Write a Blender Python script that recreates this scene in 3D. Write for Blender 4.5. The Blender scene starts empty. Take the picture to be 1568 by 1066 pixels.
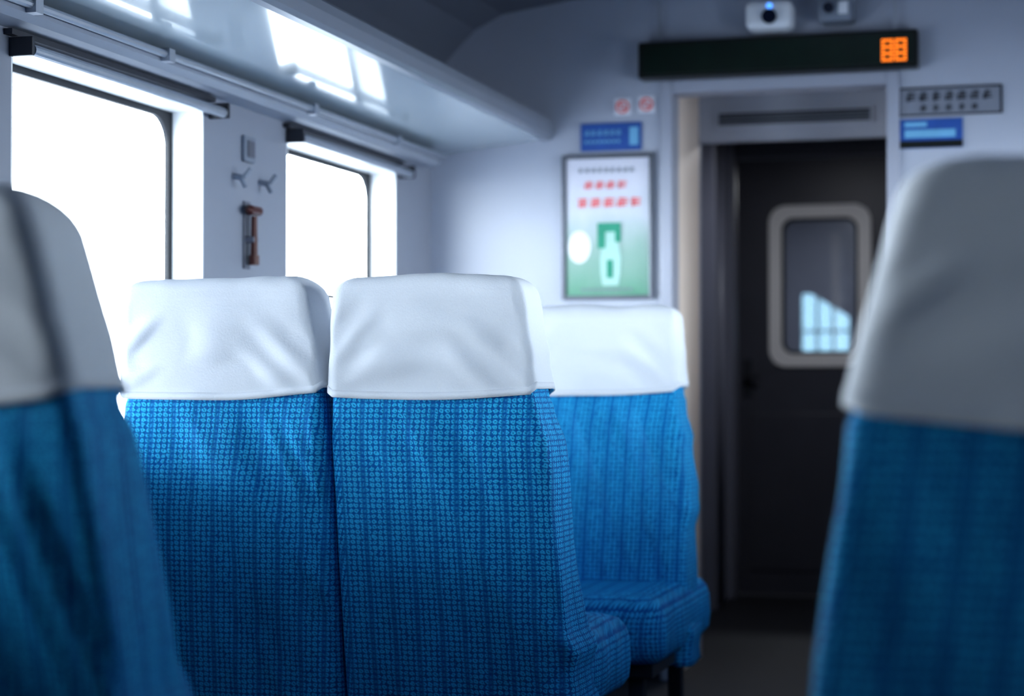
import bpy, bmesh, math, mathutils, random
from mathutils import Vector, noise
from math import sin, cos, pi, radians

scene = bpy.context.scene
XL, XR = -2.08, 0.82          # side walls of the carriage
XC = (XL + XR) / 2
YB, YE = -3.4, 6.2            # rear / end wall
WT = 0.10

# ------------------------------------------------------------ materials
def mat(name, col, rough=0.5, metal=0.0, spec=0.5, nscale=0, namt=0.0, bump=0.0, emit=None, es=0, coat=0):
    m = bpy.data.materials.new(name); m.use_nodes = True
    nt = m.node_tree; b = nt.nodes['Principled BSDF']
    b.inputs['Base Color'].default_value = (*col, 1)
    b.inputs['Roughness'].default_value = rough
    b.inputs['Metallic'].default_value = metal
    b.inputs['Specular IOR Level'].default_value = spec
    b.inputs['Coat Weight'].default_value = coat
    if emit:
        b.inputs['Emission Color'].default_value = (*emit, 1)
        b.inputs['Emission Strength'].default_value = es
    if nscale:
        tc = nt.nodes.new('ShaderNodeTexCoord')
        n = nt.nodes.new('ShaderNodeTexNoise'); n.inputs['Scale'].default_value = nscale
        n.inputs['Detail'].default_value = 4
        nt.links.new(tc.outputs['Object'], n.inputs['Vector'])
        if namt:
            mx = nt.nodes.new('ShaderNodeMix'); mx.data_type = 'RGBA'
            mx.inputs[6].default_value = (*[c * (1 - namt) for c in col], 1)
            mx.inputs[7].default_value = (*[min(1, c * (1 + namt)) for c in col], 1)
            nt.links.new(n.outputs['Fac'], mx.inputs[0])
            nt.links.new(mx.outputs[2], b.inputs['Base Color'])
        if bump:
            bp = nt.nodes.new('ShaderNodeBump'); bp.inputs['Strength'].default_value = bump
            bp.inputs['Distance'].default_value = 0.003
            nt.links.new(n.outputs['Fac'], bp.inputs['Height'])
            nt.links.new(bp.outputs['Normal'], b.inputs['Normal'])
    return m

M = {}
M['wall'] = mat('wall_laminate', (0.42, 0.45, 0.54), 0.38, nscale=5, namt=0.04)
M['pillar'] = mat('side_wall_panel', (0.28, 0.30, 0.36), 0.45, nscale=6, namt=0.05)
M['rack'] = mat('rack_enamel', (0.52, 0.59, 0.64), 0.15, nscale=3, namt=0.03, coat=0.5)
M['lip'] = mat('rack_lip_aluminium', (0.28, 0.31, 0.37), 0.4, metal=0.2, nscale=8, namt=0.05)
M['ceil'] = mat('ceiling_panel', (0.15, 0.165, 0.21), 0.5, nscale=4, namt=0.05)
M['reveal'] = mat('window_reveal_white', (0.88, 0.89, 0.90), 0.4, nscale=9, namt=0.02)
M['rubber'] = mat('black_rubber', (0.012, 0.014, 0.02), 0.6, nscale=30, namt=0.2)
M['alu'] = mat('brushed_aluminium', (0.42, 0.45, 0.51), 0.35, metal=0.7, nscale=20, namt=0.1)
M['duct'] = mat('painted_moulding', (0.34, 0.37, 0.44), 0.4, nscale=10, namt=0.05)
M['dark'] = mat('dark_metal', (0.03, 0.033, 0.045), 0.5, nscale=12, namt=0.2)
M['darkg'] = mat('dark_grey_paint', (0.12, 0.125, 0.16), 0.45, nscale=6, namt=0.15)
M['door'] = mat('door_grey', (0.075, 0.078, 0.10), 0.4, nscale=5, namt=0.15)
M['frameg'] = mat('door_frame_grey', (0.36, 0.38, 0.46), 0.4, nscale=8, namt=0.05)
M['postg'] = mat('corridor_post_grey', (0.22, 0.23, 0.29), 0.35, nscale=8, namt=0.05)
M['beige'] = mat('beige_panel', (0.84, 0.73, 0.66), 0.5, nscale=8, namt=0.04)
M['floor'] = mat('floor_linoleum', (0.020, 0.022, 0.029), 0.55, spec=.3, nscale=25, namt=0.3, bump=0.1)
M['black'] = mat('black_plastic', (0.006, 0.009, 0.008), 0.35, nscale=12, namt=0.2)
M['scr'] = mat('led_screen', (0.003, 0.014, 0.009), 0.3, nscale=14, namt=0.5)
M['led'] = mat('led_orange', (0.8, 0.2, 0.02), 0.5, nscale=60, namt=0.1, emit=(1, 0.22, 0.01), es=1.3)
M['white'] = mat('white_plastic', (0.75, 0.77, 0.82), 0.4, nscale=12, namt=0.03)
M['paper'] = mat('paper_white', (0.72, 0.74, 0.80), 0.6, nscale=10, namt=0.03)
M['red'] = mat('print_red', (0.75, 0.10, 0.11), 0.6, nscale=30, namt=0.1)
M['greyp'] = mat('print_grey', (0.22, 0.25, 0.31), 0.6, nscale=30, namt=0.1)
M['blue'] = mat('sign_blue', (0.025, 0.10, 0.38), 0.45, nscale=20, namt=0.15)
M['lblue'] = mat('sign_light_blue', (0.18, 0.45, 0.70), 0.45, nscale=20, namt=0.15)
M['green'] = mat('print_green', (0.02, 0.26, 0.17), 0.6, nscale=20, namt=0.15)
M['palegreen'] = mat('print_pale_green', (0.36, 0.58, 0.54), 0.6, nscale=20, namt=0.08)
M['hammer'] = mat('hammer_red_brown', (0.08, 0.018, 0.015), 0.4, nscale=20, namt=0.15)
M['lens'] = mat('camera_lens', (0.005, 0.01, 0.03), 0.08, nscale=5, namt=0.1)
M['bled'] = mat('blue_indicator', (0.1, 0.3, 0.9), 0.3, nscale=5, namt=0.05, emit=(0.1, 0.35, 1), es=1.5)
M['fill_lamp'] = mat('fill_diffuser', (0.8, 0.8, 0.8), 0.5, nscale=5, namt=0.02, emit=(1, .95, .9), es=1.2)  # glow of the two added fill lights
M['curtain'] = mat('curtain_cloth', (0.22, 0.28, 0.40), 0.9, spec=.1, nscale=60, namt=0.08)  # for the unseen curtains added to block daylight

# poster background: white fading to green (printed artwork)
m = mat('poster_print', (0.7, 0.7, 0.75), 0.35); nt = m.node_tree
tc = nt.nodes.new('ShaderNodeTexCoord'); sp = nt.nodes.new('ShaderNodeSeparateXYZ')
nz = nt.nodes.new('ShaderNodeTexNoise'); nz.inputs['Scale'].default_value = 3
ad = nt.nodes.new('ShaderNodeMath'); ad.operation = 'MULTIPLY_ADD'; ad.inputs[1].default_value = 0.25
cr = nt.nodes.new('ShaderNodeValToRGB')
nt.links.new(tc.outputs['Generated'], sp.inputs[0]); nt.links.new(tc.outputs['Generated'], nz.inputs['Vector'])
nt.links.new(nz.outputs['Fac'], ad.inputs[0]); nt.links.new(sp.outputs['Z'], ad.inputs[2])
nt.links.new(ad.outputs[0], cr.inputs[0])
e = cr.color_ramp.elements
e[0].position = 0.12; e[0].color = (0.09, 0.28, 0.19, 1)
e[1].position = 0.95; e[1].color = (0.64, 0.65, 0.76, 1)
x = cr.color_ramp.elements.new(0.45); x.color = (0.24, 0.38, 0.34, 1)
x = cr.color_ramp.elements.new(0.72); x.color = (0.54, 0.58, 0.66, 1)
nt.links.new(cr.outputs[0], nt.nodes['Principled BSDF'].inputs['Base Color'])
M['poster'] = m

def glassmat(name, tint, refl):
    m = bpy.data.materials.new(name); m.use_nodes = True; nt = m.node_tree
    nt.nodes.clear(); o = nt.nodes.new('ShaderNodeOutputMaterial'); mx = nt.nodes.new('ShaderNodeMixShader')
    t = nt.nodes.new('ShaderNodeBsdfTransparent'); t.inputs[0].default_value = (*tint, 1)
    g = nt.nodes.new('ShaderNodeBsdfGlossy'); g.inputs['Roughness'].default_value = 0.02
    mx.inputs[0].default_value = refl
    nt.links.new(t.outputs[0], mx.inputs[1]); nt.links.new(g.outputs[0], mx.inputs[2]); nt.links.new(mx.outputs[0], o.inputs[0])
    return m
M['glass'] = glassmat('window_glass', (0.94, 0.97, 0.98), .06)
M['tint'] = glassmat('tinted_glass', (0.16, 0.20, 0.225), .06)

# blue jacquard seat fabric
def fabric():
    m = bpy.data.materials.new('blue_jacquard_fabric'); m.use_nodes = True
    nt = m.node_tree; b = nt.nodes['Principled BSDF']; L = nt.links.new
    def N(t, **k):
        n = nt.nodes.new(t)
        for a, v in k.items(): setattr(n, a, v)
        return n
    def mth(op, a, bb=None, c=None):
        n = N('ShaderNodeMath', operation=op)
        for i, v in enumerate((a, bb, c)):
            if v is None: continue
            if isinstance(v, (int, float)): n.inputs[i].default_value = v
            else: L(v, n.inputs[i])
        return n.outputs[0]
    def smooth(v, a, bb, c=0.0, d=1.0):
        n = N('ShaderNodeMapRange', interpolation_type='SMOOTHSTEP')
        n.inputs[1].default_value = a; n.inputs[2].default_value = bb; n.inputs[3].default_value = c; n.inputs[4].default_value = d
        L(v, n.inputs[0]); return n.outputs[0]
    uv = N('ShaderNodeUVMap'); uv.uv_map = 'UVMap'
    nz = N('ShaderNodeTexNoise'); nz.inputs['Scale'].default_value = 130; nz.inputs['Detail'].default_value = 2
    L(uv.outputs[0], nz.inputs['Vector'])
    sp = N('ShaderNodeSeparateXYZ'); L(uv.outputs[0], sp.inputs[0])
    wob = mth('MULTIPLY', mth('SUBTRACT', nz.outputs['Fac'], 0.5), 0.9)
    wob2 = mth('MULTIPLY', mth('SUBTRACT', nz.outputs['Fac'], 0.5), -0.7)
    U, Vv = sp.outputs[0], sp.outputs[1]
    u = mth('ADD', mth('MULTIPLY', U, 76), wob)
    v = mth('ADD', mth('MULTIPLY', Vv, 88), wob2)
    fu = mth('SUBTRACT', mth('FRACT', u), 0.5); fv = mth('SUBTRACT', mth('FRACT', v), 0.5)
    r = mth('SQRT', mth('ADD', mth('MULTIPLY', fu, fu), mth('MULTIPLY', fv, fv)))
    ring = smooth(mth('ABSOLUTE', mth('SUBTRACT', r, 0.25)), 0.26, 0.06)
    grp = mth('FRACT', mth('MULTIPLY', U, 19))
    ga = mth('ABSOLUTE', mth('SUBTRACT', grp, 0.5))
    st = smooth(ga, 0.36, 0.43, 1.0, 0.28)
    dash = mth('MULTIPLY', smooth(ga, 0.455, 0.49), smooth(mth('ABSOLUTE', fv), .3, .2))
    n2 = N('ShaderNodeTexNoise'); n2.inputs['Scale'].default_value = 7; L(uv.outputs[0], n2.inputs['Vector'])
    fac = mth('ADD', mth('MULTIPLY', ring, st), mth('MULTIPLY', dash, .4))
    mixc = N('ShaderNodeMix', data_type='RGBA')
    mixc.inputs[6].default_value = (0.002, 0.125, 0.40, 1)
    mixc.inputs[7].default_value = (0.04, 0.48, 0.82, 1)
    L(fac, mixc.inputs[0])
    hsv = N('ShaderNodeHueSaturation'); L(mixc.outputs[2], hsv.inputs['Color'])
    L(mth('MULTIPLY_ADD', n2.outputs['Fac'], 0.3, 0.85), hsv.inputs['Value'])
    L(hsv.outputs[0], b.inputs['Base Color'])
    b.inputs['Roughness'].default_value = 0.6
    b.inputs['Specular IOR Level'].default_value = 0.12
    bp = N('ShaderNodeBump'); bp.inputs['Strength'].default_value = 0.5; bp.inputs['Distance'].default_value = 0.002
    L(fac, bp.inputs['Height']); L(bp.outputs[0], b.inputs['Normal'])
    return m
M['fabric'] = fabric()
M['cloth'] = mat('white_cotton_cloth', (0.74, 0.775, 0.84), 0.85, spec=0.2, nscale=260, namt=0.04, bump=0.25)

# ------------------------------------------------------------ helpers
def empty(name, loc=(0, 0, 0)):
    e = bpy.data.objects.new(name, None); e.empty_display_size = 0.1; e.location = loc
    scene.collection.objects.link(e); return e

def finish(name, bm, mt, parent=None, smooth=False, bevel=0, bseg=2):
    bmesh.ops.recalc_face_normals(bm, faces=bm.faces)
    me = bpy.data.meshes.new(name); bm.to_mesh(me); bm.free()
    for q in (mt if isinstance(mt, (list, tuple)) else [mt]): me.materials.append(q)
    o = bpy.data.objects.new(name, me); scene.collection.objects.link(o)
    if smooth: me.polygons.foreach_set('use_smooth', [True] * len(me.polygons))
    if bevel:
        b = o.modifiers.new('bevel', 'BEVEL'); b.width = bevel; b.segments = bseg; b.limit_method = 'ANGLE'
    if parent:
        o.parent = parent
        o.matrix_parent_inverse = mathutils.Matrix.Translation(-parent.location)
    return o

def box(bm, x0, x1, y0, y1, z0, z1, mi=0):
    v = [bm.verts.new((x, y, z)) for x in (x0, x1) for y in (y0, y1) for z in (z0, z1)]
    for f in ((0, 1, 3, 2), (4, 6, 7, 5), (0, 4, 5, 1), (2, 3, 7, 6), (0, 2, 6, 4), (1, 5, 7, 3)):
        fc = bm.faces.new([v[i] for i in f]); fc.material_index = mi
    return v

def boxes(name, lst, mt, parent=None, bevel=0):
    bm = bmesh.new()
    for b in lst: box(bm, *b)
    return finish(name, bm, mt, parent, bevel=bevel)

def extrude_y(name, prof, y0, y1, mt, parent=None, smooth=False):
    bm = bmesh.new()
    a = [bm.verts.new((x, y0, z)) for x, z in prof]; b = [bm.verts.new((x, y1, z)) for x, z in prof]
    n = len(prof)
    for i in range(n): bm.faces.new((a[i], a[(i + 1) % n], b[(i + 1) % n], b[i]))
    bm.faces.new(a); bm.faces.new(b[::-1])
    return finish(name, bm, mt, parent, smooth)

def tube(bm, p0, p1, r, n=16, r1=None):
    p0, p1 = Vector(p0), Vector(p1); d = (p1 - p0).normalized()
    up = Vector((0, 0, 1)) if abs(d.z) < 0.9 else Vector((1, 0, 0))
    s = d.cross(up).normalized(); t = d.cross(s); r1 = r if r1 is None else r1
    A = [bm.verts.new(p0 + (s * cos(2 * pi * i / n) + t * sin(2 * pi * i / n)) * r) for i in range(n)]
    B = [bm.verts.new(p1 + (s * cos(2 * pi * i / n) + t * sin(2 * pi * i / n)) * r1) for i in range(n)]
    for i in range(n): bm.faces.new((A[i], A[(i + 1) % n], B[(i + 1) % n], B[i]))
    bm.faces.new(A); bm.faces.new(B[::-1])

def rrect(w, h, r, n=8):
    pts = []
    for cx, cy, a0 in ((w / 2 - r, h / 2 - r, 0), (-w / 2 + r, h / 2 - r, 90), (-w / 2 + r, -h / 2 + r, 180), (w / 2 - r, -h / 2 + r, 270)):
        for i in range(n + 1):
            a = radians(a0 + 90 * i / n); pts.append((cx + r * cos(a), cy + r * sin(a)))
    return pts

def ring_prism(bm, outer, inner, place, t):
    n = len(outer)
    V = [[bm.verts.new(place(p[0], p[1], c)) for p in lp] for c in (0, t) for lp in (outer, inner)]
    o0, i0, o1, i1 = V
    for k in range(n):
        j = (k + 1) % n
        for q in ((o0[k], o0[j], i0[j], i0[k]), (o1[k], i1[k], i1[j], o1[j]), (i0[k], i0[j], i1[j], i1[k]), (o0[k], o1[k], o1[j], o0[j])):
            try: bm.faces.new(q)
            except ValueError: pass

def squared(w, h, n=8):
    pts = []
    for sx, sy in ((1, 1), (-1, 1), (-1, -1), (1, -1)):
        for i in range(n + 1):
            f = i / n
            if (sx * sy) > 0:
                p = (1, f * 2) if f < .5 else (1 - (f - .5) * 2, 1)
            else:
                p = (f * 2, 1) if f < .5 else (1, 1 - (f - .5) * 2)
            r = 0.085
            X, Y = w / 2 - r + r * p[0], h / 2 - r + r * p[1]
            pts.append((sx * X, sy * Y))
    return pts

# ------------------------------------------------------------ carriage shell
WY = [(-2.37, -1.45), (-0.91, 0.01), (0.55, 1.47), (2.01, 2.93), (3.47, 4.39), (4.93, 5.84)]
ZS, ZT = 0.80, 1.68
def side_wall(name, x0, x1):
    L = [(x0, x1, YB, YE + .1, 0, ZS), (x0, x1, YB, YE + .1, ZT, 2.5)]
    ys = [YB] + [v for p in WY for v in p] + [YE + .1]
    for i in range(0, len(ys), 2): L.append((x0, x1, ys[i], ys[i + 1], ZS, ZT))
    return boxes(name, L, M['pillar'])
side_wall('wall_left', XL - WT, XL)
side_wall('wall_right', XR, XR + WT)

boxes('floor', [(XL - WT, XR + WT, YB, 12, -0.08, 0)], M['floor'])

cp = [(XL, 1.98), (XL + .03, 2.06), (XL + .08, 2.12), (XL + .16, 2.20), (XL + .26, 2.25), (XL + .5, 2.285), (XL + 0.9, 2.30)]
prof = cp + [(2 * XC - x, z) for x, z in reversed(cp)]
prof = prof + [(XR, 2.5), (XL, 2.5)]
extrude_y('ceiling', prof, YB, YE, M['ceil'])
extrude_y('ceiling_lamp_strip', [(XC - .22, 2.31), (XC - .2, 2.275), (XC - .12, 2.262), (XC + .12, 2.262), (XC + .2, 2.275), (XC + .22, 2.31)], YB + .1, YE - .25, M['white'])

DX0, DX1, DZ = -1.242, -0.515, 1.965    # doorway in the end wall
boxes('wall_end', [(XL, DX0, YE, YE + .1, 0, 2.5), (DX1, XR, YE, YE + .1, 0, 2.5), (DX0, DX1, YE, YE + .1, DZ, 2.5)], M['wall'])
boxes('wall_rear', [(XL - WT, XR + WT, YB - .1, YB, 0, 2.5)], M['pillar'])
boxes('trim_1', [(DX0 - .03, DX0 + .012, YE - .012, YE + .11, 0, DZ + .03), (DX1 - .012, DX1 + .03, YE - .012, YE + .11, 0, DZ + .03),
                 (DX0 + .012, DX1 - .012, YE - .012, YE + .11, DZ - .012, DZ + .03)], M['frameg'], bevel=.004)
boxes('baseboard_end', [(XL + .02, DX0 - .03, YE - .015, YE, 0, .12), (DX1 + .03, XR - .02, YE - .015, YE, 0, .12)], M['dark'], bevel=.003)
boxes('baseboard_left', [(XL, XL + .02, YB, YE, 0, .12)], M['dark'], bevel=.003)
boxes('baseboard_right', [(XR - .02, XR, YB, YE, 0, .12)], M['dark'], bevel=.003)

# passage beyond the doorway
YI = 6.75
boxes('wall_passage_jamb', [(DX0 - .1, DX0, YE + .1, YI, 0, 2.2), (DX1, DX1 + .1, YE + .1, YI, 0, 2.2)], M['beige'])
boxes('wall_passage_header', [(DX0 - .4, DX1 + .2, YI, YI + .04, 1.855, 2.3), (DX0 - .4, DX0 + .0, YI, YI + .04, 0, 1.855), (DX1 - .0, DX1 + .2, YI, YI + .04, 0, 1.855)], M['wall'])
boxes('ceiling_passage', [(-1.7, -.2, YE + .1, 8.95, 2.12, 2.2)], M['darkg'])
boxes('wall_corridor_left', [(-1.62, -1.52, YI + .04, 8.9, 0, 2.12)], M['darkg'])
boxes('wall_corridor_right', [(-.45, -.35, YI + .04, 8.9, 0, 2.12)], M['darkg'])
v = empty('ventilation_grille')
boxes('grille_frame', [(-1.18, -.62, YI - .012, YI, 1.905, 1.915), (-1.18, -.62, YI - .012, YI, 1.958, 1.968), (-1.18, -1.17, YI - .012, YI, 1.915, 1.958), (-.63, -.62, YI - .012, YI, 1.915, 1.958)], M['wall'], v)
boxes('grille_slot', [(-1.17, -.63, YI - .004, YI, 1.915, 1.958)], M['dark'], v)
boxes('grille_slats', [(-1.17, -.63, YI - .01, YI - .004, 1.922 + i * .011, 1.926 + i * .011) for i in range(3)], M['greyp'], v)
bm = bmesh.new()
for (xx, yy, w) in ((-1.50, 6.95, .05), (-1.49, 7.55, .05), (-1.48, 8.15, .05), (-1.47, 8.6, .045)):
    box(bm, -1.52, xx + w, yy, yy + .06, 0, 2.12)
finish('trim_2', bm, M['postg'], bevel=.006)
bm = bmesh.new()
tube(bm, (-1.45, 7.35, 0), (-1.45, 7.35, 2.12), .018); tube(bm, (-1.45, 8.4, 0), (-1.45, 8.4, 2.12), .018)
finish('grab_pole', bm, M['postg'], smooth=True)
def fill_lamp(loc, sx, sy, p, parent):
    l = bpy.data.lights.new('fill_light', 'AREA'); l.shape = 'RECTANGLE'; l.size = sx; l.size_y = sy; l.energy = p; l.color = (.92, .95, 1)
    o = bpy.data.objects.new('fill_light', l); scene.collection.objects.link(o); o.location = loc; o.parent = parent
    o.matrix_parent_inverse = mathutils.Matrix.Translation(-parent.location)
s = empty('added_fill_lamp', (-.95, 7.6, 2.1))  # fill light added to brighten the dark corridor and door frame
boxes('fill_housing', [(-1.12, -.78, 7.4, 7.8, 2.095, 2.12)], M['white'], s, bevel=.006)
boxes('fill_cover', [(-1.10, -.80, 7.42, 7.78, 2.085, 2.095)], M['fill_lamp'], s, bevel=.004)
fill_lamp((-.95, 7.6, 2.08), .28, .34, 5.5, s)
s = empty('added_fill_lamp', (-1.0, 9.9, 2.1))  # second fill light, added to lift the vestibule behind the door
boxes('fill_housing', [(-1.17, -.83, 9.7, 10.0, 2.05, 2.12)], M['white'], s, bevel=.006)
boxes('fill_cover', [(-1.15, -.85, 9.72, 9.98, 2.04, 2.05)], M['fill_lamp'], s, bevel=.004)
fill_lamp((-1.0, 9.85, 2.035), .28, .24, 8, s)

# vestibule door with rounded window
YD = 8.8
d = empty('door_1')
cx, cz, ww, wh = -1.055, 1.44, .44, .72
def leaf(bm, X0, X1, Z0, Z1, hole, y0, y1):
    hx0, hx1, hz0, hz1 = hole
    for b in ((X0, hx0, y0, y1, Z0, Z1), (hx1, X1, y0, y1, Z0, Z1), (hx0, hx1, y0, y1, Z0, hz0), (hx0, hx1, y0, y1, hz1, Z1)): box(bm, *b)
hole = (cx - ww / 2, cx + ww / 2, cz - wh / 2, cz + wh / 2)
bm = bmesh.new()
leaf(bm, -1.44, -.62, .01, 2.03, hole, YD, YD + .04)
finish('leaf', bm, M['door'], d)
bm = bmesh.new()
ring_prism(bm, rrect(ww + .03, wh + .03, .08), rrect(ww - .09, wh - .09, .055), lambda a, b, c: (cx + a, YD - .012 + c, cz + b), .03)
finish('window_frame', bm, mat('door_window_frame', (.95, .94, .94), .5, nscale=10, namt=.02), d)
bm = bmesh.new()
ring_prism(bm, rrect(ww - .09, wh - .09, .055), rrect(ww - .115, wh - .115, .045), lambda a, b, c: (cx + a, YD - .008 + c, cz + b), .03)
finish('window_gasket', bm, M['rubber'], d)
boxes('window_pane', [(cx - ww / 2 + .02, cx + ww / 2 - .02, YD + .018, YD + .022, cz - wh / 2 + .02, cz + wh / 2 - .02)], M['glass'], d)
bm = bmesh.new(); box(bm, -1.41, -1.37, YD - .01, YD, .93, 1.1); tube(bm, (-1.39, YD - .05, 1.02), (-1.39, YD, 1.02), .01); tube(bm, (-1.39, YD - .05, 1.02), (-1.33, YD - .05, 1.02), .01)
finish('handle', bm, M['dark'], d)
boxes('kick_panel', [(-1.38, -.68, YD - .006, YD, .12, .85)], M['door'], d, bevel=.003)
boxes('trim_3', [(-1.52, -1.45, YD - .03, YD + .06, 0, 2.12), (-.61, -.45, YD - .03, YD + .06, 0, 2.12), (-1.45, -.61, YD - .03, YD + .06, 2.04, 2.12)], M['darkg'], bevel=.005)
# neighbouring vestibule seen through the door window
lb = bmesh.new()
leaf(lb, -1.8, -.2, 0, 2.2, (-1.40, -1.13, 1.16, 1.50), 10.8, 10.86)  # opening added so daylight makes a bright patch in the door glass
for i in (1, 2): box(lb, -1.40 + i * .09 - .006, -1.40 + i * .09 + .006, 10.78, 10.82, 1.16, 1.5)
box(lb, -1.40, -1.13, 10.78, 10.82, 1.28, 1.292)
tri = [lb.verts.new(p) for p in ((-1.36, 10.785, 1.51), (-1.12, 10.785, 1.51), (-1.12, 10.785, 1.36), (-1.36, 10.79, 1.51), (-1.12, 10.79, 1.51), (-1.12, 10.79, 1.36))]  # sheet that slants the upper edge of the bright patch
lb.faces.new(tri[:3]); lb.faces.new(tri[3:])
finish('wall_vestibule_end', lb, M['postg'])
boxes('window_13', [(-1.41, -1.12, 10.83, 10.834, 1.15, 1.51)], M['tint'])  # pane added to tone down the bright patch
boxes('wall_vestibule_side', [(-1.8, -1.74, 8.9, 10.8, 0, 2.2),
                              (-.26, -.2, 8.9, 10.8, 0, 2.2), (-1.8, -1.62, 8.84, 8.9, 0, 2.2), (-.35, -.2, 8.84, 8.9, 0, 2.2)], M['wall'])
boxes('ceiling_vestibule', [(-1.8, -.2, 8.95, 10.86, 2.12, 2.2)], M['wall'])
boxes('ceiling_vestibule_rib', [(-1.7, -.3, y, y + .03, 2.08, 2.12) for y in (9.2, 9.5, 10.1, 10.4)], M['dark'])

# ------------------------------------------------------------ windows
k = 0
for side in (0, 1):
    xw = XL if side == 0 else XR; s = -1 if side == 0 else 1
    for wi, (y0, y1) in enumerate(WY):
        k += 1
        yc, zc, W, H = (y0 + y1) / 2, (ZS + ZT) / 2, y1 - y0, ZT - ZS
        e = empty('window_%d' % k, (xw + s * .08, yc, zc))
        bm = bmesh.new()
        ring_prism(bm, squared(W - .002, H - .002), rrect(W - .05, H - .045, .075), lambda a, b, c: (xw + s * (.085 + c), yc + a, zc + b), .012)
        finish('gasket', bm, M['rubber'], e)
        g = .006
        xa, xb = min(xw, xw + s * .084), max(xw, xw + s * .084)
        boxes('reveal_lining', [(xa, xb, y0, y0 + g, ZS, ZT), (xa, xb, y1 - g, y1, ZS, ZT), (xa, xb, y0 + g, y1 - g, ZS, ZS + g), (xa, xb, y0 + g, y1 - g, ZT - g, ZT)], M['reveal'], e)
        boxes('glass', [(xw + s * .09 - .002, xw + s * .09 + .002, y0 + .01, y1 - .01, ZS + .01, ZT - .01)], M['glass'], e)
        if wi % 2 == 1:
            boxes('crossbar', [(xw + s * .083 - .008, xw + s * .083 + .008, y0 + .02, y1 - .02, 1.246, 1.262)], M['dark'], e)
        c = empty('curtain_rail', (xw - s * .04, yc, ZT + .03))
        bm = bmesh.new(); tube(bm, (xw - s * .040, y0 + .01, ZT - .006), (xw - s * .040, y1 + .04, ZT - .006), .013)
        finish('rail_tube', bm, M['alu'], c, smooth=False)
        boxes('rail_bracket', [(min(xw, xw - s * .055), max(xw, xw - s * .055), yy, yy + .012, ZT - .02, ZT + .02) for yy in (y0 - .01, y1 + .03)], M['dark'], c, bevel=.003)
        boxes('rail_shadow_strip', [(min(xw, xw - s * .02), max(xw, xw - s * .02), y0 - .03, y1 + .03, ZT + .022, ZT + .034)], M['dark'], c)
        ye_ = y1 + .02
        if side == 0 and wi == 2: ye_ = y0 + .62        # added curtain covers only part, trimming the daylight
        if (side == 1 and wi < 4) or (side == 0 and wi < 3):  # unseen curtains added to cut daylight from these windows
            bm = bmesh.new(); prev = None; N_ = 90
            for i in range(N_ + 1):
                yy = y0 + (ye_ - y0) * i / N_; xx = xw - s * (.040 + .016 * sin(i * .9) + .004 * sin(i * 2.3))
                cur = (bm.verts.new((xx, yy, ZT - .02)), bm.verts.new((xx - s * .004 * sin(i), yy, ZS - .06)))
                if prev: bm.faces.new((prev[0], cur[0], cur[1], prev[1]))
                prev = cur
            finish('window_curtain_cloth', bm, M['curtain'], c, smooth=True)
        l = bpy.data.lights.new('window_daylight', 'AREA'); l.shape = 'RECTANGLE'; l.size = H; l.size_y = W
        l.cycles.is_portal = True
        lo = bpy.data.objects.new('window_daylight', l); scene.collection.objects.link(lo)
        lo.location = (xw + s * .12, yc, zc); lo.rotation_euler = (0, radians(-90 if side == 0 else 90), 0)

# ------------------------------------------------------------ luggage racks + mouldings
for side in (0, 1):
    f = (lambda x: x) if side == 0 else (lambda x: 2 * XC - x)
    ym = (YB + YE) / 2
    r = empty('luggage_rack', (f(-1.85), ym, 1.8))
    WX = XL + .004
    extrude_y('rack_panel', [(f(x), z) for x, z in ((WX, 1.772), (-1.665, 1.818), (-1.665, 1.835), (WX, 1.79))], YB + .004, YE - .004, M['rack'], r)
    extrude_y('rack_lip', [(f(x), z) for x, z in ((-1.675, 1.812), (-1.650, 1.812), (-1.640, 1.822), (-1.636, 1.85), (-1.64, 1.875), (-1.652, 1.885), (-1.668, 1.885), (-1.675, 1.87))], YB + .004, YE - .004, M['lip'], r)
    boxes('rack_bracket', [(min(f(WX), f(-1.68)), max(f(WX), f(-1.68)), y, y + .02, 1.835, 1.85) for y in (-2, -.5, 1, 2.4, 3.9, 5.3)], M['lip'], r)
    r = empty('wall_conduit', (f(XL + .04), ym, 1.74))
    extrude_y('conduit_cover', [(f(x), z) for x, z in ((XL, 1.768), (XL + .05, 1.766), (XL + .072, 1.755), (XL + .075, 1.735), (XL + .06, 1.722), (XL, 1.718))], YB, YE - .12, M['duct'], r)
    bm = bmesh.new(); tube(bm, (f(XL + .085), YB, 1.752), (f(XL + .085), YE - .1, 1.752), .009, 10)
    for y in (-2, -.6, .8, 2.2, 3.4, 4.0, 4.9, 5.6): box(bm, min(f(XL + .02), f(XL + .098)), max(f(XL + .02), f(XL + .098)), y, y + .03, 1.735, 1.765)
    finish('conduit_pipe', bm, M['alu'], r)

# pillar fittings
e = empty('wall_switch_plate')
boxes('plate', [(XL, XL + .012, 4.62, 4.69, 1.575, 1.645)], M['greyp'], e, bevel=.004)
boxes('plate_inset', [(XL + .012, XL + .016, 4.633, 4.677, 1.588, 1.632)], M['darkg'], e, bevel=.002)
e = empty('coat_hook')
bm = bmesh.new()
for yy in (4.57, 4.74):
    tube(bm, (XL, yy, 1.53), (XL + .03, yy, 1.525), .008, 10); tube(bm, (XL + .03, yy, 1.525), (XL + .045, yy + .01, 1.55), .006, 10); tube(bm, (XL + .02, yy, 1.53), (XL + .035, yy, 1.50), .006, 10)
finish('hook_prongs', bm, M['greyp'], e)
e = empty('emergency_hammer')
bm = bmesh.new()
tube(bm, (XL + .025, 4.65, 1.31), (XL + .025, 4.65, 1.43), .010, 12, .008); tube(bm, (XL + .025, 4.62, 1.445), (XL + .025, 4.68, 1.445), .013, 12, .013)
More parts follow.
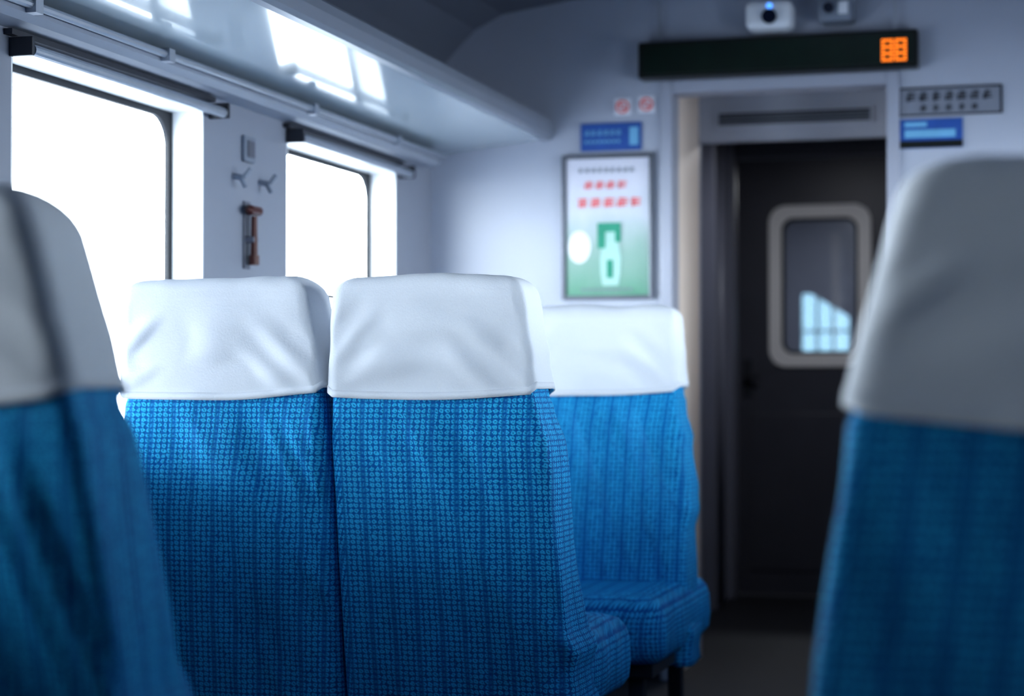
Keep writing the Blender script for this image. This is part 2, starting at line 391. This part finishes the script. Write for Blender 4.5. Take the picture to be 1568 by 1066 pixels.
tube(bm, (XL + .025, 4.62, 1.445), (XL + .025, 4.605, 1.445), .012, 12, .002); tube(bm, (XL + .025, 4.65, 1.30), (XL + .025, 4.65, 1.325), .014, 12)
finish('hammer_body', bm, M['hammer'], e)
boxes('hammer_bracket', [(XL, XL + .03, 4.635, 4.665, 1.36, 1.375), (XL, XL + .006, 4.63, 4.67, 1.29, 1.47)], M['darkg'], e, bevel=.002)

# ------------------------------------------------------------ end wall signs
p = empty('framed_poster')
X0, X1, Z0, Z1 = -1.608, -1.293, 1.267, 1.756
yF = YE
bm = bmesh.new(); t = .014
for b in ((X0, X0 + t, Z0, Z1), (X1 - t, X1, Z0, Z1), (X0 + t, X1 - t, Z0, Z0 + t), (X0 + t, X1 - t, Z1 - t, Z1)): box(bm, b[0], b[1], yF - .02, yF, b[2], b[3])
finish('frame', bm, mat('poster_frame', (.12, .13, .16), .35, .5, nscale=20, namt=.1), p, bevel=.003)
boxes('print', [(X0 + t, X1 - t, yF - .010, yF, Z0 + t, Z1 - t)], M['poster'], p)
def glyph(bm, x, z, s, y, seed, wide=1.0):
    R = random.Random(seed); h = s * .16
    for i in range(3):
        zz = z + s * (.15 + .3 * i); a = R.uniform(0, .25) * s
        box(bm, x + a, x + s * wide - R.uniform(0, .2) * s, y - .002, y, zz, zz + h)
    xx = x + R.uniform(.2, .6) * s; box(bm, xx, xx + h, y - .0025, y, z, z + s)
    xx = x + R.uniform(.0, .2) * s; box(bm, xx, xx + h, y - .0025, y, z, z + s * .6)
bm = bmesh.new()
for i in range(4): glyph(bm, -1.53 + i * .038, 1.640, .026, yF - .010, i, 1.2)
for i in range(5): glyph(bm, -1.555 + i * .046, 1.578, .032, yF - .010, 20 + i, 1.2)
finish('red_characters', bm, M['red'], p)
bm = bmesh.new()
for i in range(9): glyph(bm, -1.55 + i * .022, 1.695, .016, yF - .010, 50 + i)
for i in range(10): glyph(bm, -1.54 + i * .018, 1.295, .012, yF - .010, 80 + i)
finish('small_characters', bm, M['greyp'], p)
bm = bmesh.new()
pr = [(.0, 0), (.028, 0), (.034, .04), (.036, .09), (.03, .13), (.018, .165), (.016, .20), (.0, .20)]
pts = [(x, z) for x, z in pr] + [(-x, z) for x, z in reversed(pr) if x > 0]
V = [bm.verts.new((-1.44 + x, yF - .012, 1.315 + z)) for x, z in pts]; bm.faces.new(V)
finish('illustration_pale', bm, M['palegreen'], p)
boxes('illustration_green', [(-1.485, -1.458, yF - .0135, yF - .0125, 1.44, 1.525), (-1.458, -1.405, yF - .0135, yF - .0125, 1.495, 1.525), (-1.424, -1.405, yF - .0135, yF - .0125, 1.46, 1.495), (-1.452, -1.432, yF - .014, yF - .0125, 1.34, 1.40)], M['green'], p)
bm = bmesh.new(); V = [bm.verts.new((-1.548 + .040 * cos(a * pi / 12), yF - .0115, 1.445 + .055 * sin(a * pi / 12))) for a in range(24)]; bm.faces.new(V)  # white oval painted on as a bright reflection in the poster
finish('painted_reflection', bm, M['paper'], p)

s = empty('blue_wall_sign')
boxes('sign_plate', [(-1.544, -1.335, YE - .008, YE, 1.768, 1.862)], M['blue'], s, bevel=.002)
bm = bmesh.new()
for i in range(6): glyph(bm, -1.53 + i * .022, 1.82, .018, YE - .008, 100 + i)
for i in range(8): box(bm, -1.53 + i * .016, -1.52 + i * .016, YE - .010, YE - .008, 1.795, 1.804)
box(bm, -1.375, -1.345, YE - .010, YE - .008, 1.785, 1.845)
finish('sign_text', bm, M['lblue'], s)
for xx, zz in ((-1.40, 1.915), (-1.318, 1.92)):
    s = empty('no_smoking_sign')
    boxes('sign_plate', [(xx - .028, xx + .028, YE - .004, YE, zz - .028, zz + .028)], M['paper'], s)
    bm = bmesh.new(); ring_prism(bm, rrect(.044, .044, .0219), rrect(.034, .034, .0169), lambda a, b, c: (xx + a, YE - .008 + c, zz + b), .004)
    vv = [bm.verts.new((xx + a, YE - .007, zz + b)) for a, b in ((-.014, .010), (-.010, .014), (.014, -.010), (.010, -.014))]; bm.faces.new(vv)
    finish('red_ring', bm, M['red'], s)
s = empty('carriage_number_plate')
bm = bmesh.new()
for b in ((-.49, -.165, 1.931, 1.937), (-.49, -.165, 1.845, 1.851), (-.49, -.483, 1.851, 1.931), (-.172, -.165, 1.851, 1.931)): box(bm, b[0], b[1], YE - .006, YE, b[2], b[3])
for i in range(7): glyph(bm, -.465 + i * .04, 1.892, .030, YE - .004, 200 + i)
for i in range(5): glyph(bm, -.42 + i * .04, 1.860, .020, YE - .004, 220 + i)
finish('plate_text', bm, M['dark'], s)
boxes('plate', [(-.488, -.167, YE - .004, YE, 1.847, 1.935)], mat('plate_grey', (.24, .26, .32), .4, .1, nscale=20, namt=.1), s)
s = empty('information_sign')
boxes('sign_plate', [(-.489, -.288, YE - .006, YE, 1.741, 1.836)], M['blue'], s, bevel=.002)
boxes('sign_picture', [(-.47, -.31, YE - .008, YE - .006, 1.775, 1.80), (-.47, -.40, YE - .008, YE - .006, 1.81, 1.825)], M['lblue'], s)
boxes('sign_base', [(-.489, -.288, YE - .008, YE - .006, 1.742, 1.765)], M['black'], s)

# LED display
s = empty('led_display')
boxes('housing', [(-1.331, -.423, YE - .075, YE, 1.995, 2.115)], M['black'], s, bevel=.006)
boxes('screen', [(-1.315, -.439, YE - .078, YE - .074, 2.008, 2.102)], M['scr'], s)
bm = bmesh.new()
for x0 in (-.536, -.494):
    for i in range(7):
        for j in range(4):
            if (i in (0, 2, 4, 6)) or j in (0, 3): box(bm, x0 + j * .0095, x0 + j * .0095 + .008, YE - .080, YE - .078, 2.014 + i * .0105, 2.022 + i * .0105)
finish('led_characters', bm, M['led'], s)
boxes('mounting_rod', [(-1.27, -1.262, YE - .04, YE - .03, 2.115, 2.29), (-.5, -.492, YE - .04, YE - .03, 2.115, 2.29)], M['alu'], s)

s = empty('surveillance_camera')
boxes('body', [(-.965, -.815, YE - .14, YE - .03, 2.128, 2.222)], M['white'], s, bevel=.02)
bm = bmesh.new(); tube(bm, (-.885, YE - .155, 2.165), (-.885, YE - .14, 2.165), .024, 20); finish('lens', bm, M['lens'], s)
bm = bmesh.new(); tube(bm, (-.885, YE - .146, 2.20), (-.885, YE - .14, 2.20), .009, 12); finish('indicator', bm, M['bled'], s)
boxes('mount', [(-.91, -.87, YE - .04, YE, 2.15, 2.2), (-.9, -.88, YE - .1, YE - .08, 2.21, 2.3)], M['alu'], s)
s = empty('smoke_detector')
boxes('body', [(-.735, -.625, YE - .10, YE, 2.15, 2.225)], M['greyp'], s, bevel=.012)
bm = bmesh.new(); tube(bm, (-.70, YE - .12, 2.19), (-.70, YE - .10, 2.19), .017, 16); finish('sensor_eye', bm, M['lens'], s)
boxes('sensor_slot', [(-.67, -.64, YE - .104, YE - .1, 2.17, 2.21)], M['white'], s)

# ------------------------------------------------------------ seats
def interp(tab, z):
    if z <= tab[0][0]: return tab[0][1]
    for (a, va), (b, vb) in zip(tab, tab[1:]):
        if z <= b:
            f = (z - a) / (b - a); return va + (vb - va) * f
    return tab[-1][1]
OUT = [(.20, .062), (.45, .052), (.70, .034), (.97, 0), (1.08, -.010), (1.22, -.026)]
INN = [(.20, .006), (.86, .006), (.92, .001), (.97, -.003), (1.08, -.014), (1.22, -.034)]
LEAN = 0.20
def section(xl, xr, yc, t, r, nl=40, nc=5, ns=8):
    pts = []
    hx, hy = (xr - xl) / 2, t / 2; cx = (xl + xr) / 2; r = min(r, hx * .98, hy * .98)
    def seg(a, b, n, nm):
        for i in range(n):
            f = i / n; pts.append((a[0] + (b[0] - a[0]) * f, a[1] + (b[1] - a[1]) * f, nm[0], nm[1]))
    def arc(c, a0):
        for i in range(nc):
            a = radians(a0 + 90 * i / nc); pts.append((c[0] + r * cos(a), c[1] + r * sin(a), cos(a), sin(a)))
    seg((-hx + r, -hy), (hx - r, -hy), nl, (0, -1)); arc((hx - r, -hy + r), -90)
    seg((hx, -hy + r), (hx, hy - r), ns, (1, 0)); arc((hx - r, hy - r), 0)
    seg((hx - r, hy), (-hx + r, hy), nl, (0, 1)); arc((-hx + r, hy - r), 90)
    seg((-hx, hy - r), (-hx, -hy + r), ns, (-1, 0)); arc((-hx + r, -hy + r), 180)
    return [(cx + p[0], yc + p[1], p[2], p[3]) for p in pts]

def loft(name, rings, uvs, mt, parent):
    bm = bmesh.new(); uvl = bm.loops.layers.uv.new('UVMap')
    V = [[bm.verts.new(p) for p in r] for r in rings]
    n = len(V[0])
    for i in range(len(V) - 1):
        for j in range(n):
            k = (j + 1) % n
            f = bm.faces.new((V[i][j], V[i][k], V[i + 1][k], V[i + 1][j]))
            uu = (uvs[i][j], uvs[i][j + 1], uvs[i + 1][j + 1], uvs[i + 1][j])
            for lp, u in zip(f.loops, uu): lp[uvl].uv = u
    bm.faces.new(V[-1]); bm.faces.new(V[0][::-1])
    return finish(name, bm, mt, parent, smooth=True)

def arcuv(sec, z):
    L = [0]; n = len(sec)
    for i in range(n):
        a, b = sec[i], sec[(i + 1) % n]; L.append(L[-1] + math.hypot(a[0] - b[0], a[1] - b[1]))
    return [(l, z) for l in L]

def seat(xl, xr, yface, facing, in_l, in_r, seed, rear_ext=0.0, taper=0.0, slope=0.0, RZ=.042, er=.015, cw=1.0):
    """xl,xr: backrest edges at z=.97; yface: y of the face turned to -Y at z=.97; facing +1/-1 along Y;
       in_l/in_r: that side adjoins the neighbouring seat"""
    e = empty('train_seat', ((xl + xr) / 2, yface, 0))
    TOP = 1.213
    yc0 = yface + .075
    out = OUT[:4] + [(1.08, -.010 - taper * .4), (1.22, -.026 - taper)]
    tl, tr = (INN if in_l else out), (INN if in_r else out)
    thick = [(.20, .20), (.6, .18), (.97, .15), (1.22, .13)]
    def sec(z, grow=0, shrink=0, r=.022):
        a = xl - interp(tl, z) - grow + shrink; b = xr + interp(tr, z) + grow - shrink
        yc = yc0 - facing * (z - .97) * LEAN
        return section(a, b, yc, interp(thick, z) + 2 * grow - 2 * shrink * .8, r)
    def fold(x, y, z, nx, ny):
        v = Vector((x * 8 + seed * 7.3 + z * 3.0, y * 5, z * 1.2 + seed))
        w = noise.noise(v) * .018 + noise.noise(v * 2.1) * .006
        mid = (x - xl) / (xr - xl)
        q = noise.noise(Vector((x * 11 + z * 5 + seed, seed * 3.1, z * 1.4)))
        w += .020 * max(0, 1 - abs(q) * 5) * max(0, min(1, mid))
        # diagonal drape running from the inner shoulder to the lower outer corner
        dd = (mid - (.62 + (.90 - z) * .75)) / .07
        w -= .010 * math.exp(-dd * dd) * (1 if z > .35 else 0)
        pad = 0.008 * sin(pi * min(1, max(0, (z - .45) / .5)))
        pad *= max(0, sin(pi * min(1, max(0, mid))))
        return w * .8 + (pad if abs(ny) > .5 else 0)
    rings, uvs = [], []
    ZB = .22
    zs = [ZB + i * (TOP - .055 - ZB) / 64 for i in range(65)]
    for z in zs:
        s = sec(z); uvs.append(arcuv(s, z))
        fade = 1 if z < .86 else max(0, 1 - (z - .86) / .085)
        rr = []
        for x, y, nx, ny in s:
            a = fold(x, y, z, nx, ny) * fade
            if z > .94: a -= .004
            if abs(nx) > .3 and ((in_l and nx < 0) or (in_r and nx > 0)): a = min(a, 0) * .2
            rr.append((x + nx * a, y + ny * a, z))
        rings.append(rr)
    for ph in range(1, 8):
        a = ph / 7 * pi / 2; rz = .035
        z = TOP - .022 - rz + rz * sin(a); s = sec(z, shrink=.004 + rz * (1 - cos(a)) * 1.4); uvs.append(arcuv(s, z))
        rings.append([(x, y, z) for x, y, nx, ny in s])
    loft('backrest', rings, uvs, M['fabric'], e)
    # --- white headrest cover
    G = .006
    rings = []
    n = len(sec(1.0)); NZ = 44
    def wr(x, y, z, nx, ny):
        v = Vector((x * 5 + seed * 5.1 + z * 6, y * 5, z * 7 - x * 5 + seed * 2))
        w = noise.noise(v) * .014
        mid = (x - xl) / (xr - xl)
        zz = (z - .97) / .24
        sw = zz + .9 * (mid - .45) ** 2 * 1.6 + .14 * noise.noise(Vector((x * 4 + seed, seed, z * 3)))
        w += .006 * sin(sw * 15 + seed) * max(0, noise.noise(Vector((x * 4 + seed * 1.7, z * 5, 2.2))) + .4)
        cf = max(0, 1 - math.hypot((mid - .95) * 2.4, (z - 1.02) * 6))
        w += .007 * cf * sin((z * 70 + mid * 30) + seed)
        cf = max(0, 1 - math.hypot((mid - .06) * 3.5, (z - 1.10) * 8))
        w += .006 * cf * sin((z * 60 - mid * 30) + seed)
        return max(w * cw, -.003)
    base = sec(.97)
    def zbot(x, nx, ny):
        mid = (x - xl) / (xr - xl)
        b = .960 - .010 * sin(pi * max(0, min(1, mid))) + (.014 if seed % 2 else .006) * (mid - .5) - slope * mid
        b += .010 * max(0, abs(nx))
        return b + noise.noise(Vector((x * 5 + seed, ny, 1))) * .004
    for i in range(NZ):
        f = i / (NZ - 1); rr = []
        for j in range(n):
            x0, y0, nx, ny = base[j]
            zb = zbot(x0, nx, ny); z = zb + (TOP - RZ - zb) * f
            s = sec(z, grow=G, r=er)[j]
            a = wr(s[0], s[1], z, nx, ny) * (.35 + .65 * sin(pi * min(1, f * 1.05))) + .002
            if abs(nx) > .3: a = a * .4
            if z < .955: a += .003
            rr.append((s[0] + s[2] * a, s[1] + s[3] * a, z))
        rings.append(rr)
    for ph in range(1, 9):
        a = ph / 8 * pi / 2; f = 1 - ph / 8
        z = TOP - RZ + RZ * sin(a); s = sec(z, grow=G, shrink=RZ * (1 - cos(a)) * (1.2), r=er)
        rr = []
        for x, y, nx, ny in s:
            w = wr(x, y, z, nx, ny) * .3 * f * (.4 if abs(nx) > .3 else 1)
            zz = z + .010 * (1 - f) * noise.noise(Vector((x * 6 + seed, y * 4, 5))) + .003 * noise.noise(Vector((x * 14 + seed, y * 8, 9)))
            rr.append((x + nx * w, y + ny * w, zz))
        rings.append(rr)
    bm = bmesh.new()
    V = [[bm.verts.new(q) for q in r] for r in rings]
    for i in range(len(V) - 1):
        for j in range(n):
            kx = (j + 1) % n; bm.faces.new((V[i][j], V[i][kx], V[i + 1][kx], V[i + 1][j]))
    bm.faces.new(V[-1])
    finish('headrest_cover', bm, M['cloth'], e, smooth=True)
    bm = bmesh.new(); A = []
    for src, off in ((rings[0], .0012), (rings[3], .0012), (rings[3], 0), (rings[0], -.006)):
        ring = []
        for j in range(n):
            x, y, z = src[j]; nx, ny = base[j][2], base[j][3]
            ring.append(bm.verts.new((x + nx * off, y + ny * off, z - (.001 if src is rings[0] else 0))))
        A.append(ring)
    for a, b in ((0, 1), (1, 2), (2, 3), (3, 0)):
        for j in range(n):
            kx = (j + 1) % n; bm.faces.new((A[a][j], A[a][kx], A[b][kx], A[b][j]))
    finish('cover_hem', bm, M['cloth'], e, smooth=True)
    # --- cushion
    ycb = yc0 - facing * (.43 - .97) * LEAN
    ya = ycb - facing * rear_ext; yb = ycb + facing * .50
    ylo, yhi = min(ya, yb), max(ya, yb)
    cl = xl - (0 if in_l else .062); crr = xr + (0 if in_r else .062)
    rings, uvs = [], []
    prof = [(.27, .015), (.29, .0), (.33, -.004), (.38, .0), (.405, .008), (.425, .022), (.437, .045), (.442, .075)]
    for z, ins in prof:
        s = section(cl + ins, crr - ins, (ylo + yhi) / 2, (yhi - ylo) - 2 * ins, .06, 24, 6, 24)
        uvs.append(arcuv(s, z - ins)); rr = []
        for x, y, nx, ny in s:
            a = noise.noise(Vector((x * 11 + seed, y * 11, z * 9))) * .009
            if abs(nx) > .3 and ((in_l and nx < 0) or (in_r and nx > 0)): a = 0
            rr.append((x + nx * a, y + ny * a, z + (a * .8 if z > .4 else 0)))
        rings.append(rr)
    o = loft('cushion', rings, uvs, M['fabric'], e)
    me = o.data; uvd = me.uv_layers['UVMap'].data
    for pf in me.polygons:
        if len(pf.vertices) > 4:
            for li in pf.loop_indices:
                co_ = me.vertices[me.loops[li].vertex_index].co; uvd[li].uv = (co_.x, co_.y)
    bm = bmesh.new()
    box(bm, cl + .03, crr - .03, ylo + .05, yhi - .05, .23, .28)
    for xx in (cl + .06, crr - .10):
        box(bm, xx, xx + .04, ylo + .08, ylo + .12, .0, .23); box(bm, xx, xx + .04, yhi - .16, yhi - .12, 0, .23)
        box(bm, xx, xx + .04, ylo + .12, yhi - .16, .0, .03)
    finish('frame_legs', bm, M['dark'], e, bevel=.004)
    return e

def bench(xa, xb, yface, facing, seed, rear_ext=0.0, xm=None, **kw):
    m = xm or (xa + xb) / 2
    seat(xa, m - .008, yface, facing, False, True, seed, rear_ext, **kw)
    seat(m + .008, xb, yface, facing, True, False, seed + 1, rear_ext, **kw)

bench(-1.985, -1.042, 3.78, 1, 3, xm=-1.505)
bench(-1.980, -1.030, 5.24, -1, 8, rear_ext=.25)
bench(-1.980, -1.066, 1.90, 1, 12, taper=.02, RZ=.055, er=.03, cw=.5)
bench(-.200, .730, 1.90, -1, 17, taper=.035, slope=.035, RZ=.04, er=.03, cw=.6)
bench(-.200, .730, 2.30, 1, 31)
bench(-.200, .730, 3.78, 1, 22)
bench(-.200, .730, 5.24, -1, 27, rear_ext=.25)

# ------------------------------------------------------------ world (bright haze on the horizon, overhead darkness added to dim the lower seats)
w = bpy.data.worlds.new('overcast_sky'); scene.world = w; w.use_nodes = True
nt = w.node_tree; bg = nt.nodes['Background']
tc = nt.nodes.new('ShaderNodeTexCoord'); sp = nt.nodes.new('ShaderNodeSeparateXYZ'); cr = nt.nodes.new('ShaderNodeValToRGB')
mp = nt.nodes.new('ShaderNodeMapRange'); mp.inputs[1].default_value = -1
nt.links.new(tc.outputs['Generated'], sp.inputs[0]); nt.links.new(sp.outputs['Z'], mp.inputs[0]); nt.links.new(mp.outputs[0], cr.inputs[0])
E = cr.color_ramp.elements
E[0].position = .30; E[0].color = (.12, .135, .16, 1)
E[1].position = .80; E[1].color = (.012, .015, .02, 1)
for pz, c in ((.42, (.36, .385, .42, 1)), (.485, (.92, .965, 1, 1)), (.565, (.92, .965, 1, 1)), (.61, (.26, .29, .33, 1)), (.67, (.04, .045, .06, 1))):
    q = E.new(pz); q.color = c
nt.links.new(cr.outputs[0], bg.inputs[0]); bg.inputs[1].default_value = 25.0

scene.view_settings.view_transform = 'Standard'
try: scene.view_settings.look = 'Medium High Contrast'
except Exception: scene.view_settings.look = 'None'
scene.view_settings.exposure = 0.0

# ------------------------------------------------------------ camera
cam = bpy.data.cameras.new('camera'); co = bpy.data.objects.new('camera', cam); scene.collection.objects.link(co)
co.location = (0, 0, .98); co.rotation_euler = (radians(91.126), 0, radians(16.08))
cam.sensor_width = 36; cam.lens = 66.58; cam.clip_start = .05
cam.dof.use_dof = True; cam.dof.focus_distance = 3.9; cam.dof.aperture_fstop = 2.1
scene.camera = co
